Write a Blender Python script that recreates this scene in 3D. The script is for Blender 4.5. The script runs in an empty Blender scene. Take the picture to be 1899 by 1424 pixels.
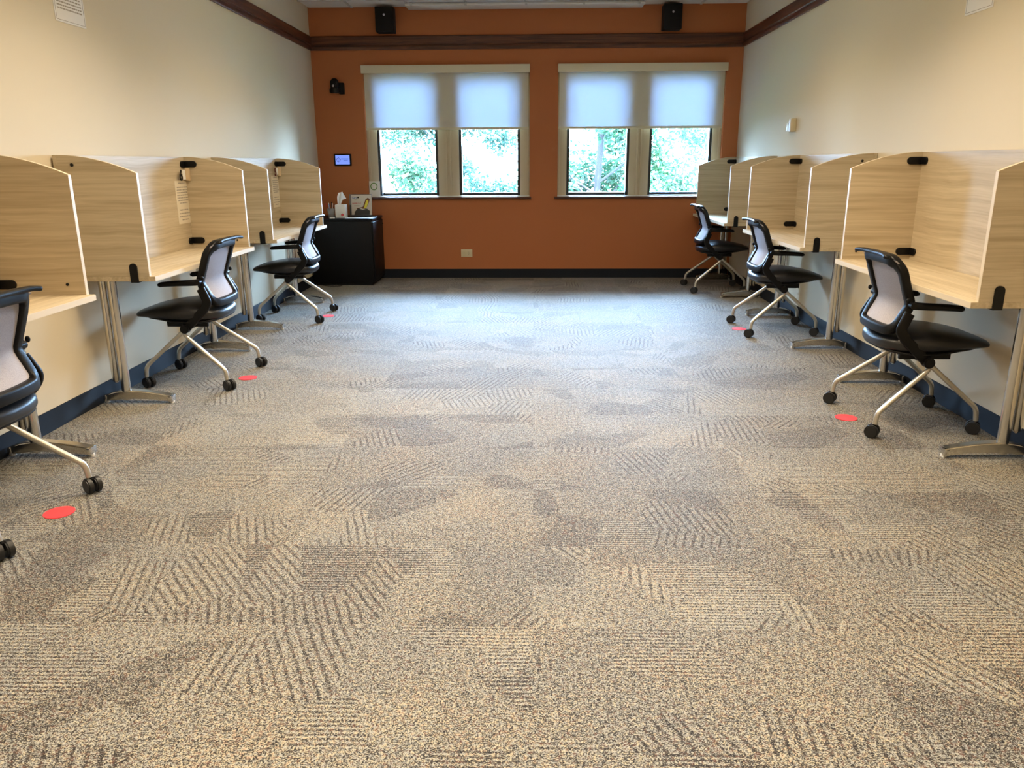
import bpy, bmesh, math, random
from mathutils import Vector, Matrix
random.seed(7)
S = bpy.context.scene
C = S.collection
PI = math.pi

# ------------------------------------------------------------------ measures
XL, XR, D = -2.4685, 2.2821, 9.22
YB = -3.0                      # wall behind the camera
ZC = 2.9345
ZT = 0.737
ZB = 0.103

# ------------------------------------------------------------------ materials
def mat(name, col=(.5, .5, .5), rough=.6, metal=0., spec=.5, **kw):
    m = bpy.data.materials.new(name); m.use_nodes = True
    b = m.node_tree.nodes['Principled BSDF']
    b.inputs['Base Color'].default_value = (*col, 1)
    b.inputs['Roughness'].default_value = rough
    b.inputs['Metallic'].default_value = metal
    b.inputs['Specular IOR Level'].default_value = spec
    for k, v in kw.items():
        b.inputs[k.replace('_', ' ')].default_value = v
    return m

class NT:
    def __init__(s, m):
        s.t = m.node_tree; s.b = s.t.nodes.get('Principled BSDF')
    def n(s, typ, **kw):
        o = s.t.nodes.new(typ)
        for k, v in kw.items(): setattr(o, k, v)
        return o
    def l(s, a, b): s.t.links.new(a, b)
    def math(s, op, a, b=None, c=None):
        o = s.n('ShaderNodeMath', operation=op)
        for i, v in enumerate((a, b, c)):
            if v is None: continue
            if isinstance(v, (int, float)): o.inputs[i].default_value = v
            else: s.l(v, o.inputs[i])
        return o.outputs[0]
    def vec(s, op, a, b=None):
        o = s.n('ShaderNodeVectorMath', operation=op)
        for i, v in enumerate((a, b)):
            if v is None: continue
            if isinstance(v, (tuple, list)): o.inputs[i].default_value = v
            else: s.l(v, o.inputs[i])
        return o.outputs[0]
    def noise(s, v, scale, detail=2, rough=.5, dist=0):
        o = s.n('ShaderNodeTexNoise')
        o.inputs['Scale'].default_value = scale; o.inputs['Detail'].default_value = detail
        o.inputs['Roughness'].default_value = rough; o.inputs['Distortion'].default_value = dist
        s.l(v, o.inputs['Vector']); return o
    def ramp(s, f, stops):
        o = s.n('ShaderNodeValToRGB'); e = o.color_ramp.elements
        while len(e) < len(stops): e.new(.5)
        for i, (p, c) in enumerate(stops):
            e[i].position = p; e[i].color = (*c, 1)
        s.l(f, o.inputs[0]); return o.outputs[0]
    def mix(s, f, a, b, typ='MIX'):
        o = s.n('ShaderNodeMix', data_type='RGBA', blend_type=typ)
        for k, v in ((0, f), (6, a), (7, b)):
            if isinstance(v, (int, float)): o.inputs[k].default_value = v
            elif isinstance(v, tuple): o.inputs[k].default_value = (*v, 1)
            else: s.l(v, o.inputs[k])
        return o.outputs[2]
    def bump(s, h, strength, dist=.01):
        o = s.n('ShaderNodeBump'); o.inputs['Strength'].default_value = strength
        o.inputs['Distance'].default_value = dist
        s.l(h, o.inputs['Height']); s.l(o.outputs[0], s.b.inputs['Normal'])
    def co(s, out='Object'):
        return s.n('ShaderNodeTexCoord').outputs[out]
    def mapping(s, v, scale=(1, 1, 1), loc=(0, 0, 0)):
        o = s.n('ShaderNodeMapping'); o.inputs['Scale'].default_value = scale
        o.inputs['Location'].default_value = loc; s.l(v, o.inputs[0]); return o.outputs[0]

def paint(name, col, bump=.06, rough=.85):
    m = mat(name, col, rough, spec=.3); t = NT(m); v = t.co()
    n = t.noise(v, 160, 3, .6); t.bump(n.outputs[0], bump, .003)
    c = t.noise(v, 1.3, 3)
    t.l(t.mix(t.math('MULTIPLY', c.outputs[0], .12), col, tuple(x * .86 for x in col)), t.b.inputs['Base Color'])
    return m

def laminate(name, axis):
    """pale elm laminate, the grain runs along axis 0 (x) or 1 (y)"""
    m = mat(name, rough=.55, spec=.38); t = NT(m); v = t.co()
    oi = t.n('ShaderNodeObjectInfo')
    off = t.n('ShaderNodeCombineXYZ')
    for i in range(3): t.l(t.math('MULTIPLY', oi.outputs['Random'], 7. + 3 * i), off.inputs[i])
    v = t.vec('ADD', v, off.outputs[0])
    sc = (.5, 16, 16) if axis == 0 else (16, .5, 16)
    sf = (1.6, 90, 90) if axis == 0 else (90, 1.6, 90)
    w = t.noise(t.mapping(v, (1, 1, 1)), 2.2, 2).outputs['Color']
    wv = t.vec('ADD', v, t.vec('MULTIPLY', w, (.03, .03, .035)))
    a = t.noise(t.mapping(wv, sc), 1.6, 4, .55, .4).outputs[0]
    b = t.noise(t.mapping(wv, sf), 1.0, 3, .6).outputs[0]
    c1 = t.ramp(a, [(.25, (.41, .325, .205)), (.45, (.49, .40, .265)), (.60, (.57, .475, .325)), (.78, (.51, .42, .28))])
    c2 = t.ramp(b, [(.3, (.84, .83, .80)), (.62, (1., 1., 1.))])
    t.l(t.mix(1., c1, c2, 'MULTIPLY'), t.b.inputs['Base Color'])
    return m

def darkwood(name, axis):
    m = mat(name, rough=.38, spec=.45); t = NT(m); v = t.co()
    sc = (.8, 14, 14) if axis == 0 else (14, .8, 14)
    a = t.noise(t.mapping(v, sc), 2.2, 5, .6, .8).outputs[0]
    c = t.ramp(a, [(.3, (.030, .008, .004)), (.5, (.085, .026, .011)), (.72, (.17, .055, .022))])
    t.l(c, t.b.inputs['Base Color']); t.bump(a, .08, .004)
    return m

def carpet():
    m = mat('carpet_tile', rough=.62, spec=.13); t = NT(m); P = t.co()
    t.b.inputs['Sheen Weight'].default_value = .0
    t.b.inputs['Sheen Roughness'].default_value = .45
    t.b.inputs['Sheen Tint'].default_value = (1, 1, 1, 1)
    # big circles whose arcs cut the patchwork
    vb = t.n('ShaderNodeTexVoronoi', voronoi_dimensions='2D'); vb.inputs['Scale'].default_value = 1.15
    t.l(P, vb.inputs['Vector'])
    circ = t.math('LESS_THAN', vb.outputs['Distance'], .43)
    # carpet tiles, each with its own piece of the pattern
    tile = t.vec('FLOOR', t.vec('MULTIPLY', P, (1 / .92, 1 / .5, 0)))
    wn = t.n('ShaderNodeTexWhiteNoise', noise_dimensions='2D'); t.l(tile, wn.inputs['Vector'])
    sh = t.vec('MULTIPLY', wn.outputs['Color'], (3, 3, 0))
    P2 = t.vec('ADD', P, sh)
    off = t.n('ShaderNodeCombineXYZ'); t.l(t.math('MULTIPLY', circ, 5.37), off.inputs[0])
    P3 = t.vec('ADD', t.vec('ADD', P2, off.outputs[0]), t.vec('MULTIPLY', t.noise(P, 60, 2).outputs['Color'], (.02, .02, 0)))
    va = t.n('ShaderNodeTexVoronoi', voronoi_dimensions='2D'); va.inputs['Scale'].default_value = 3.8
    t.l(P3, va.inputs['Vector'])
    sep = t.n('ShaderNodeSeparateColor'); t.l(va.outputs['Color'], sep.inputs[0])
    R, G, B = sep.outputs
    sx = t.n('ShaderNodeSeparateXYZ')
    wob = t.noise(P, 9, 2).outputs['Color']
    t.l(t.vec('ADD', P, t.vec('MULTIPLY', wob, (.008, .008, 0))), sx.inputs[0])
    ang = t.math('MULTIPLY', t.math('SUBTRACT', B, .5), 1.5)
    u = t.math('ADD', t.math('MULTIPLY', sx.outputs[0], t.math('COSINE', ang)),
               t.math('MULTIPLY', sx.outputs[1], t.math('SINE', ang)))
    s1 = t.math('SUBTRACT', .25, t.math('MULTIPLY', 2.2, t.math('MAXIMUM', 0, t.math('SUBTRACT', t.math('SINE', t.math('MULTIPLY', u, 2 * PI / .031)), .25))))
    s2 = t.math('SINE', t.math('MULTIPLY', sx.outputs[1], 2 * PI / .016))
    m1 = t.math('GREATER_THAN', G, .76)
    m2 = t.math('LESS_THAN', G, .16)
    stripe = t.math('ADD', t.math('MULTIPLY', t.math('MULTIPLY', s1, m1), .046),
                    t.math('MULTIPLY', t.math('MULTIPLY', s2, m2), .050))
    dark = t.math('MULTIPLY', t.math('GREATER_THAN', R, .76), t.math('LESS_THAN', G, .68))
    lite = t.math('LESS_THAN', R, .22)
    # looped yarn
    sp = t.noise(t.mapping(P, (1, 1.35, 1)), 235, 2, .75).outputs[0]
    sp2 = t.noise(t.mapping(P, (1, 1.2, 1)), 115, 2, .7).outputs[0]
    v = t.math('ADD', sp, stripe)
    v = t.math('ADD', v, t.math('MULTIPLY', t.math('SUBTRACT', sp2, .5), .45))
    v = t.math('ADD', v, t.math('MULTIPLY', t.math('SUBTRACT', t.noise(P, 44, 2, .7).outputs[0], .5), .20))
    v = t.math('SUBTRACT', v, t.math('MULTIPLY', dark, .024))
    v = t.math('ADD', v, t.math('MULTIPLY', lite, .012))
    v = t.math('ADD', v, t.math('MULTIPLY', t.math('SUBTRACT', wn.outputs['Value'], .5), .022))
    cn = t.noise(P, 95, 1).outputs['Color']
    sc = t.n('ShaderNodeSeparateColor'); t.l(cn, sc.inputs[0])
    hue = t.noise(P, 2.4, 2).outputs[0]
    lightc = t.ramp(t.math('ADD', sc.outputs[0], t.math('MULTIPLY', t.math('SUBTRACT', hue, .5), .5)),
                    [(.3, (.295, .305, .30)), (.5, (.37, .365, .325)), (.62, (.435, .395, .29)), (.74, (.40, .305, .235))])
    darkc = t.ramp(sc.outputs[1], [(.35, (.014, .012, .013)), (.55, (.045, .038, .034)), (.7, (.09, .042, .030))])
    f = t.ramp(v, [(.475, (0, 0, 0)), (.55, (1, 1, 1))])
    t.l(t.mix(f, darkc, lightc), t.b.inputs['Base Color'])
    t.bump(v, .5, .006)
    return m

M = {}
M['orange'] = paint('terracotta_paint', (.43, .145, .054))
M['cream'] = paint('cream_paint', (.66, .575, .42))
M['white'] = mat('white_paint', (.75, .75, .73), .6)
M['base'] = mat('navy_vinyl', (.007, .010, .016), .7, spec=.15)
M['carpet'] = carpet()
M['lamX'] = laminate('elm_laminate_x', 0)
M['lamY'] = laminate('elm_laminate_y', 1)
M['edge'] = mat('pale_edge_band', (.66, .56, .40), .45)
M['woodX'] = darkwood('stained_oak_x', 0)
M['woodY'] = darkwood('stained_oak_y', 1)
M['black'] = mat('black_plastic', (.0024, .0024, .003), .40, spec=.26)
M['matblack'] = mat('matt_black', (.004, .004, .005), .7, spec=.3)
M['wheel'] = mat('black_rubber', (.008, .008, .009), .45)
M['chrome'] = mat('chrome', (.66, .64, .60), .17, 1.)
M['silver'] = mat('silver_lacquer', (.56, .53, .46), .33, .75)
M['cab'] = mat('black_laminate', (.003, .003, .004), .5, spec=.2)
M['tan'] = mat('tan_aluminium', (.56, .47, .32), .5)
M['val'] = mat('beige_valance', (.66, .60, .44), .5)
M['sash'] = mat('dark_sash', (.012, .016, .016), .4)
M['extw'] = mat('pale_render', (.7, .72, .7), .8)
M['beige'] = mat('ivory_plastic', (.62, .53, .34), .45)
M['slot'] = mat('slot_dark', (.05, .04, .03), .6)
M['paper'] = mat('white_paper', (.78, .76, .72), .8)
M['note'] = mat('cream_note_paper', (.70, .62, .47), .8)
M['ink'] = mat('grey_ink', (.34, .30, .24), .8)
M['thinink'] = mat('brown_line', (.16, .10, .06), .8)
M['red'] = mat('red_vinyl', (.80, .05, .065), .45)
M['tile'] = mat('ceiling_tile', (.72, .70, .68), .9)
M['grid'] = mat('ceiling_grid', (.50, .49, .47), .5)
M['lens'] = mat('lens_glass', (.6, .6, .65), .08, .6)
M['pin'] = mat('birch_pin', (.66, .50, .31), .6)
M['darkred'] = mat('dark_red_digit', (.10, .005, .006), .45)
M['tissue'] = mat('tissue_paper', (.85, .86, .88), .9)
M['acrylic'] = mat('grey_acrylic', (.5, .5, .48), .15, Transmission_Weight=.6)
M['brown'] = mat('leaflet_brown', (.16, .05, .02), .6)
M['yellow'] = mat('leaflet_yellow', (.75, .62, .05), .6)
M['darkart'] = mat('leaflet_dark', (.045, .045, .04), .6)
M['green'] = mat('wreath_green', (.16, .30, .09), .7)
M['blueink'] = mat('blue_ink', (.1, .16, .40), .6)
M['redink'] = mat('red_ink', (.5, .03, .03), .6)
M['taupe'] = mat('leaflet_paper', (.62, .56, .47), .6)

def leather():
    m = mat('black_vinyl_seat', (.010, .010, .012), .34, spec=.55); t = NT(m)
    n = t.noise(t.co(), 140, 3); t.bump(n.outputs[0], .08, .002); return m
M['seat'] = leather()

def meshfab():
    m = mat('grey_mesh_fabric', (.24, .235, .25), .75, spec=.3); t = NT(m); v = t.co()
    w = t.n('ShaderNodeTexVoronoi'); w.inputs['Scale'].default_value = 420; t.l(v, w.inputs['Vector'])
    t.l(t.mix(w.outputs['Distance'], (.46, .44, .48), (.27, .26, .29)), t.b.inputs['Base Color'])
    t.bump(w.outputs['Distance'], .15, .002); return m
M['mesh'] = meshfab()

def blindmat():
    m = bpy.data.materials.new('roller_blind_fabric'); m.use_nodes = True
    t = NT(m); nt = m.node_tree; nt.nodes.remove(t.b)
    out = nt.nodes['Material Output']
    d = t.n('ShaderNodeBsdfDiffuse'); d.inputs[0].default_value = (.84, .72, .48, 1)
    tr = t.n('ShaderNodeBsdfTranslucent'); tr.inputs[0].default_value = (.56, .65, .82, 1)
    tp = t.n('ShaderNodeBsdfTransparent'); tp.inputs[0].default_value = (.8, .93, 1, 1)
    m1 = t.n('ShaderNodeMixShader'); m1.inputs[0].default_value = .42
    t.l(d.outputs[0], m1.inputs[1]); t.l(tr.outputs[0], m1.inputs[2])
    m2 = t.n('ShaderNodeMixShader'); m2.inputs[0].default_value = .008
    t.l(m1.outputs[0], m2.inputs[1]); t.l(tp.outputs[0], m2.inputs[2])
    t.l(m2.outputs[0], out.inputs[0]); return m
M['blind'] = blindmat()

def glassmat():
    m = bpy.data.materials.new('window_glass'); m.use_nodes = True
    t = NT(m); m.node_tree.nodes.remove(t.b); out = m.node_tree.nodes['Material Output']
    tp = t.n('ShaderNodeBsdfTransparent'); tp.inputs[0].default_value = (.9, .97, .95, 1)
    g = t.n('ShaderNodeBsdfGlossy'); g.inputs['Roughness'].default_value = .02
    fr = t.n('ShaderNodeFresnel'); fr.inputs[0].default_value = 1.45
    mx = t.n('ShaderNodeMixShader'); t.l(fr.outputs[0], mx.inputs[0])
    t.l(tp.outputs[0], mx.inputs[1]); t.l(g.outputs[0], mx.inputs[2]); t.l(mx.outputs[0], out.inputs[0]); return m
M['glass'] = glassmat()

def emis(name, col, s):
    m = mat(name, (0, 0, 0)); b = m.node_tree.nodes['Principled BSDF']
    b.inputs['Emission Color'].default_value = (*col, 1); b.inputs['Emission Strength'].default_value = s
    return m
M['screen'] = emis('lit_screen', (.22, .34, 1.), .75)
M['screen2'] = emis('lit_screen_text', (.12, .25, .9), .5)
M['screenlogo'] = emis('lit_screen_logo', (.03, .03, .35), .3)
M['diff'] = emis('lamp_diffuser', (1., .86, .66), 3.)

def leafmat(name, c1, c2):
    m = mat(name, c1, .6); t = NT(m)
    n = t.noise(t.co(), 1.6, 3)
    c = t.ramp(n.outputs[0], [(.35, c1), (.65, c2)])
    t.l(c, t.b.inputs['Base Color'])
    tr = t.n('ShaderNodeBsdfTranslucent'); t.l(c, tr.inputs[0])
    mx = t.n('ShaderNodeMixShader'); mx.inputs[0].default_value = .4
    out = m.node_tree.nodes['Material Output']
    t.l(t.b.outputs[0], mx.inputs[1]); t.l(tr.outputs[0], mx.inputs[2]); t.l(mx.outputs[0], out.inputs[0])
    return m
M['leafA'] = leafmat('maple_leaves', (.005, .026, .016), (.017, .060, .022))
M['leafB'] = leafmat('ash_leaves', (.008, .034, .028), (.024, .072, .044))
M['bark'] = mat('bark', (.005, .004, .004), .9)
M['lawn'] = mat('lawn', (.03, .05, .02), .9)
M['pave'] = mat('pale_paving', (.55, .55, .53), .9)

# ------------------------------------------------------------------ mesh helpers
class MB:
    def __init__(s): s.bm = bmesh.new()
    def box(s, a, b, bev=0, mi=0, seg=2):
        t = bmesh.new(); bmesh.ops.create_cube(t, size=1)
        c = [(a[i] + b[i]) / 2 for i in range(3)]; d = [abs(b[i] - a[i]) for i in range(3)]
        for v in t.verts: v.co = Vector((c[0] + v.co.x * d[0], c[1] + v.co.y * d[1], c[2] + v.co.z * d[2]))
        if bev: bmesh.ops.bevel(t, geom=t.edges[:], offset=min(bev, min(d) * .49), segments=seg, affect='EDGES', profile=.5)
        return s.add(t, mi)
    def add(s, t, mi=0, mtx=None):
        if mtx is not None: bmesh.ops.transform(t, matrix=mtx, verts=t.verts)
        mp = [s.bm.verts.new(v.co) for v in t.verts]
        for v, n in zip(t.verts, mp): v.index = mp.index(n) if False else -1
        d = {v: n for v, n in zip(t.verts, mp)}
        for f in t.faces:
            try: g = s.bm.faces.new([d[v] for v in f.verts]); g.material_index = mi
            except ValueError: pass
        t.free(); return s
    def cyl(s, p, q, r, r2=None, n=20, mi=0, bev=0):
        p, q = Vector(p), Vector(q); h = (q - p).length
        t = bmesh.new(); bmesh.ops.create_cone(t, cap_ends=True, segments=n, radius1=r, radius2=r if r2 is None else r2, depth=h)
        if bev: bmesh.ops.bevel(t, geom=[e for e in t.edges if abs(e.verts[0].co.z - e.verts[1].co.z) < 1e-6], offset=bev, segments=2, affect='EDGES')
        rot = Vector((0, 0, 1)).rotation_difference((q - p).normalized()).to_matrix().to_4x4()
        return s.add(t, mi, Matrix.Translation((p + q) / 2) @ rot)
    def sph(s, c, r, sc=(1, 1, 1), mi=0, u=16, v=10):
        t = bmesh.new(); bmesh.ops.create_uvsphere(t, u_segments=u, v_segments=v, radius=r)
        return s.add(t, mi, Matrix.Translation(c) @ Matrix.Diagonal((*sc, 1)))
    def sweep(s, pts, sec, closed=False, ref=(0, 1, 0), mi=0, scales=None):
        """sec: list of (a,b); a along ref-ish axis, b along the other normal"""
        pts = [Vector(p) for p in pts]; n = len(pts); rings = []
        for i, p in enumerate(pts):
            a = pts[(i - 1) % n] if closed or i > 0 else p
            b = pts[(i + 1) % n] if closed or i < n - 1 else p
            tg = (b - a).normalized()
            r = ref[i] if isinstance(ref, list) else Vector(ref)
            A = (Vector(r) - tg * Vector(r).dot(tg)).normalized(); Bn = tg.cross(A)
            k = scales[i] if scales else (1, 1)
            rings.append([s.bm.verts.new(p + A * x * k[0] + Bn * y * k[1]) for x, y in sec])
        m = len(sec)
        for i in range(n if closed else n - 1):
            r0, r1 = rings[i], rings[(i + 1) % n]
            for j in range(m):
                f = s.bm.faces.new((r0[j], r0[(j + 1) % m], r1[(j + 1) % m], r1[j])); f.material_index = mi
        if not closed:
            for r in (rings[0][::-1], rings[-1]):
                f = s.bm.faces.new(r); f.material_index = mi
        return s
    def tube(s, pts, r, n=12, mi=0, ref=(0, 1, 0)):
        return s.sweep(pts, [(r * math.cos(2 * PI * k / n), r * math.sin(2 * PI * k / n)) for k in range(n)], ref=ref, mi=mi)
    def prism(s, pts, f0, f1, mi=0):
        """pts 2D outline; f0,f1 map (u,v)->3D of both end faces"""
        a = [s.bm.verts.new(f0(*p)) for p in pts]; b = [s.bm.verts.new(f1(*p)) for p in pts]
        m = len(pts)
        for q in (s.bm.faces.new(a), s.bm.faces.new(b[::-1])): q.material_index = mi
        for i in range(m):
            q = s.bm.faces.new((a[i], b[i], b[(i + 1) % m], a[(i + 1) % m])); q.material_index = mi
        return s
    def build(s, name, mats, parent=None, smooth=True, loc=None, angle=35):
        bm = s.bm; bmesh.ops.recalc_face_normals(bm, faces=bm.faces)
        me = bpy.data.meshes.new(name)
        ca = math.cos(math.radians(angle))
        for f in bm.faces: f.smooth = smooth
        if smooth:
            for e in bm.edges:
                if len(e.link_faces) == 2:
                    if e.link_faces[0].normal.dot(e.link_faces[1].normal) < ca: e.smooth = False
        bm.to_mesh(me); bm.free()
        for m in (mats if isinstance(mats, (list, tuple)) else [mats]): me.materials.append(m)
        o = bpy.data.objects.new(name, me); C.objects.link(o)
        if parent: o.parent = parent
        if loc: o.location = loc
        return o

def box(name, a, b, m, parent=None, bev=0):
    return MB().box(a, b, bev).build(name, m, parent)
def struct(o): o['kind'] = 'structure'; return o
def tag(o, label, cat, group=None):
    o['label'] = label; o['category'] = cat
    if group: o['group'] = group
    return o
def empty(name, loc=(0, 0, 0), rz=0):
    o = bpy.data.objects.new(name, None); C.objects.link(o)
    o.location = loc; o.rotation_euler = (0, 0, rz); o.empty_display_size = .1; return o
def kids(o): return [c for c in bpy.data.objects if c.parent == o]
def copy_tree(o, parent=None):
    c = o.copy(); C.objects.link(c)
    if parent: c.parent = parent
    for ch in kids(o): copy_tree(ch, c)
    return c
def rsec(a, b, r=None, n=3):
    """rounded rectangle section, full sizes a x b"""
    r = r or min(a, b) * .35; out = []
    for cx, cy, s0 in ((a / 2 - r, b / 2 - r, 0), (-a / 2 + r, b / 2 - r, 90), (-a / 2 + r, -b / 2 + r, 180), (a / 2 - r, -b / 2 + r, 270)):
        for k in range(n + 1):
            t = math.radians(s0 + 90 * k / n); out.append((cx + r * math.cos(t), cy + r * math.sin(t)))
    return out
def smooth_path(ctrl, per=6):
    """Catmull-Rom through control points"""
    P = [Vector(c) for c in ctrl]; P = [P[0] * 2 - P[1]] + P + [P[-1] * 2 - P[-2]]; out = []
    for i in range(1, len(P) - 2):
        p0, p1, p2, p3 = P[i - 1:i + 3]
        for k in range(per):
            t = k / per
            out.append(.5 * ((2 * p1) + (p2 - p0) * t + (2 * p0 - 5 * p1 + 4 * p2 - p3) * t * t + (3 * p1 - p0 - 3 * p2 + p3) * t ** 3))
    out.append(P[-2]); return out
def fillet(pts, r, n=6):
    """polyline with rounded corners"""
    P = [Vector(p) for p in pts]; out = [P[0]]
    for i in range(1, len(P) - 1):
        a, b, c = P[i - 1], P[i], P[i + 1]
        u, w = (a - b).normalized(), (c - b).normalized()
        d = min(r, (a - b).length * .45, (c - b).length * .45)
        A, B = b + u * d, b + w * d
        for k in range(n + 1):
            t = k / n; out.append(A * (1 - t) ** 2 + b * 2 * t * (1 - t) + B * t * t)
    out.append(P[-1]); return out

# ------------------------------------------------------------------ room shell
T = .15
struct(box('floor', (XL - T, YB - T, -.1), (XR + T, D + .05, 0), M['carpet']))
struct(box('wall_left', (XL - T, YB - T, 0), (XL, D + .4, ZC + .1), M['cream']))
struct(box('wall_right', (XR, YB - T, 0), (XR + T, D + .4, ZC + .1), M['cream']))
struct(box('wall_behind', (XL, YB - T, 0), (XR, YB, ZC + .1), M['cream']))
WL = (-1.905, -.050); WR = (.268, 2.110); ZS, ZH = .930, 2.335
WT = .34
wb = MB()
for a, b in (((XL, 0), (WL[0], ZC + .1)), ((WL[1], 0), (WR[0], ZC + .1)), ((WR[1], 0), (XR, ZC + .1)),
             ((WL[0], 0), (WL[1], ZS)), ((WR[0], 0), (WR[1], ZS)), ((WL[0], ZH), (WL[1], ZC + .1)), ((WR[0], ZH), (WR[1], ZC + .1))):
    wb.box((a[0], D, a[1]), (b[0], D + .12, b[1]), 0, 0)
    wb.box((a[0], D + .12, a[1]), (b[0], D + WT, b[1]), 0, 1)
bmesh.ops.remove_doubles(wb.bm, verts=wb.bm.verts, dist=1e-5)
struct(wb.build('wall_back', [M['orange'], M['extw']], smooth=False))

# suspended ceiling: tiles with bevelled joints in a T grid
ct = MB(); p = .629; x0 = -1.985 - p
gx = [XL] + [x0 + p * i for i in range(1, 9) if XL < x0 + p * i < XR] + [XR]
gy = [D]; y = D - .38
while y > YB: gy.append(y); y -= p
gy.append(YB)
cb = MB().box((XL, YB, ZC + .02), (XR, D, ZC + .1), 0, 0)
for i in range(len(gx) - 1):
    for j in range(len(gy) - 1):
        cb.box((gx[i] + .012, gy[j + 1] + .012, ZC + .002), (gx[i + 1] - .012, gy[j] - .012, ZC + .03), .004, 0, 1)
for xx in gx[1:-1]: cb.box((xx - .012, YB, ZC - .002), (xx + .012, D, ZC + .012), 0, 1)
for yy in gy[1:-1]: cb.box((XL, yy - .012, ZC - .003), (XR, yy + .012, ZC + .011), 0, 1)
struct(cb.build('ceiling', [M['tile'], M['grid']], smooth=False))
# the long shallow ceiling track along the window wall
tr = MB()
tr.box((-1.365, D - .25, ZC - .030), (1.161, D - .01, ZC - .004), .003, 0)
for xx in (-1.30, -.724, -.086, .52, 1.10): tr.box((xx - .012, D - .262, ZC - .034), (xx + .012, D - .24, ZC - .003), .002, 1)
tr.box((-1.365, D - .256, ZC - .016), (1.161, D - .250, ZC - .010), 0, 1)
o = tr.build('trim_1', [M['tile'], M['grid']]); struct(o)

# picture rail (stained oak, two steps and a groove)
ZR1, ZR2 = 2.506, 2.649
railp = [(0, ZR1), (.016, ZR1), (.020, ZR1 + .008), (.020, ZR1 + .035), (.012, ZR1 + .041), (.012, ZR1 + .048), (.024, ZR1 + .054), (.024, ZR2 - .008), (.018, ZR2), (0, ZR2)]
r = MB().prism(railp, lambda u, v: (XL, D - u, v), lambda u, v: (XR, D - u, v)).build('trim_2', M['woodX']); struct(r)
r = MB().prism(railp, lambda u, v: (XL + u, YB, v), lambda u, v: (XL + u, D - .024, v)).build('trim_3', M['woodY']); struct(r)
r = MB().prism(railp, lambda u, v: (XR - u, YB, v), lambda u, v: (XR - u, D - .024, v)).build('trim_4', M['woodY']); struct(r)
# baseboards (vinyl with a toe)
bp = [(0, 0), (.016, 0), (.015, .008), (.007, .016), (.006, ZB - .004), (.003, ZB), (0, ZB)]
struct(MB().prism(bp, lambda u, v: (XL + u, YB, v), lambda u, v: (XL + u, D, v)).build('baseboard_left', M['base'], angle=60))
struct(MB().prism(bp, lambda u, v: (XR - u, YB, v), lambda u, v: (XR - u, D, v)).build('baseboard_right', M['base'], angle=60))
struct(MB().prism(bp, lambda u, v: (XL + .016, D - u, v), lambda u, v: (XR - .016, D - u, v)).build('baseboard_back', M['base'], angle=60))

# ------------------------------------------------------------------ windows
def window(n, X0, X1, panes):
    root = empty('window_%d' % n, ((X0 + X1) / 2, D + .1, ZS)); struct(root)
    ox, oy, oz = root.location
    L = lambda x, y, z: (x - ox, y - oy, z - oz)
    ya, yb = D + .065, D + .125
    f = MB(); zt = ZH; z0, z1 = ZS + .012, ZH - .08
    xs = [X0, panes[0][0], panes[0][1], panes[1][0], panes[1][1], X1]
    for a, b in ((0, 1), (2, 3), (4, 5)): f.box(L(xs[a], ya, ZS), L(xs[b], yb, zt), .003)
    for a, b in ((1, 2), (3, 4)):
        f.box(L(xs[a], ya + .002, z1), L(xs[b], yb, zt), .003)
    mid = (xs[2] + xs[3]) / 2
    for dx in (-.035, .012):                       # ribs of the mullion cover
        f.box(L(mid + dx, ya - .012, ZS), L(mid + dx + .023, ya + .002, zt), .002)
    f.box(L(X0, ya - .01, ZS), L(X0 + .03, ya, zt), .002); f.box(L(X1 - .03, ya - .01, ZS), L(X1, ya, zt), .002)
    f.build('window_frame', M['tan'], root)
    for a, b in panes:
        s = MB(); y0, y1 = D + .09, D + .20; w = .030
        s.box(L(a, y0, z0), L(a + w, y1, z1)); s.box(L(b - w, y0, z0), L(b, y1, z1))
        s.box(L(a + w, y0, z1 - w), L(b - w, y1, z1)); s.box(L(a + w, D + .15, z0), L(b - w, y1, z0 + w))
        sash = s.build('sash', M['sash'], root)
        MB().box(L(a + w, D + .172, z0 + w), L(b - w, D + .178, z1 - w)).build('pane', M['glass'], sash)
    MB().box(L(X0, D + .01, ZS), L(X1, D + .15, ZS + .012), .002).build('inner_sill', M['white'], root)
    MB().box(L(X0 - .035, D - .035, ZS - .022), L(X1 + .02, D + .012, ZS + .001), .005).build('window_sill', M['woodX'], root)
    MB().box(L(X0, D + .2, ZS - .03), L(X1, D + WT + .04, ZS + .012), .004).build('outer_sill', M['extw'], root)
    return root
PL = ((-1.793, -1.098), (-.858, -.159)); PR = ((.373, 1.084), (1.308, 2.013))
window(1, *WL, PL); window(2, *WR, PR)
def blind(X0, X1, label):
    root = empty('roller_blind', ((X0 + X1) / 2, D - .005, ZH)); tag(root, label, 'blind', None)
    ox, oy, oz = root.location
    zb = 1.690
    MB().box((X0 - .006 - ox, -.055, 2.262 - oz), (X1 + .004 - ox, .004, 2.345 - oz), .004).build('valance', M['val'], root)
    MB().box((X0 + .012 - ox, .018, zb - oz), (X1 - .012 - ox, .0195, 2.30 - oz)).build('fabric', M['blind'], root)
    MB().box((X0 + .008 - ox, .012, zb - .022 - oz), (X1 - .008 - ox, .026, zb + .004 - oz), .004).build('hem_bar', M['val'], root)
    MB().cyl((X0 + .012 - ox, .032, 2.305 - oz), (X1 - .012 - ox, .032, 2.305 - oz), .022).build('roller', M['val'], root)
    return root
blind(*WL, 'beige roller blind half lowered over the left window, glowing evenly pale blue')
blind(*WR, 'beige roller blind half lowered over the right window, with bright sky patches behind')

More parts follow.
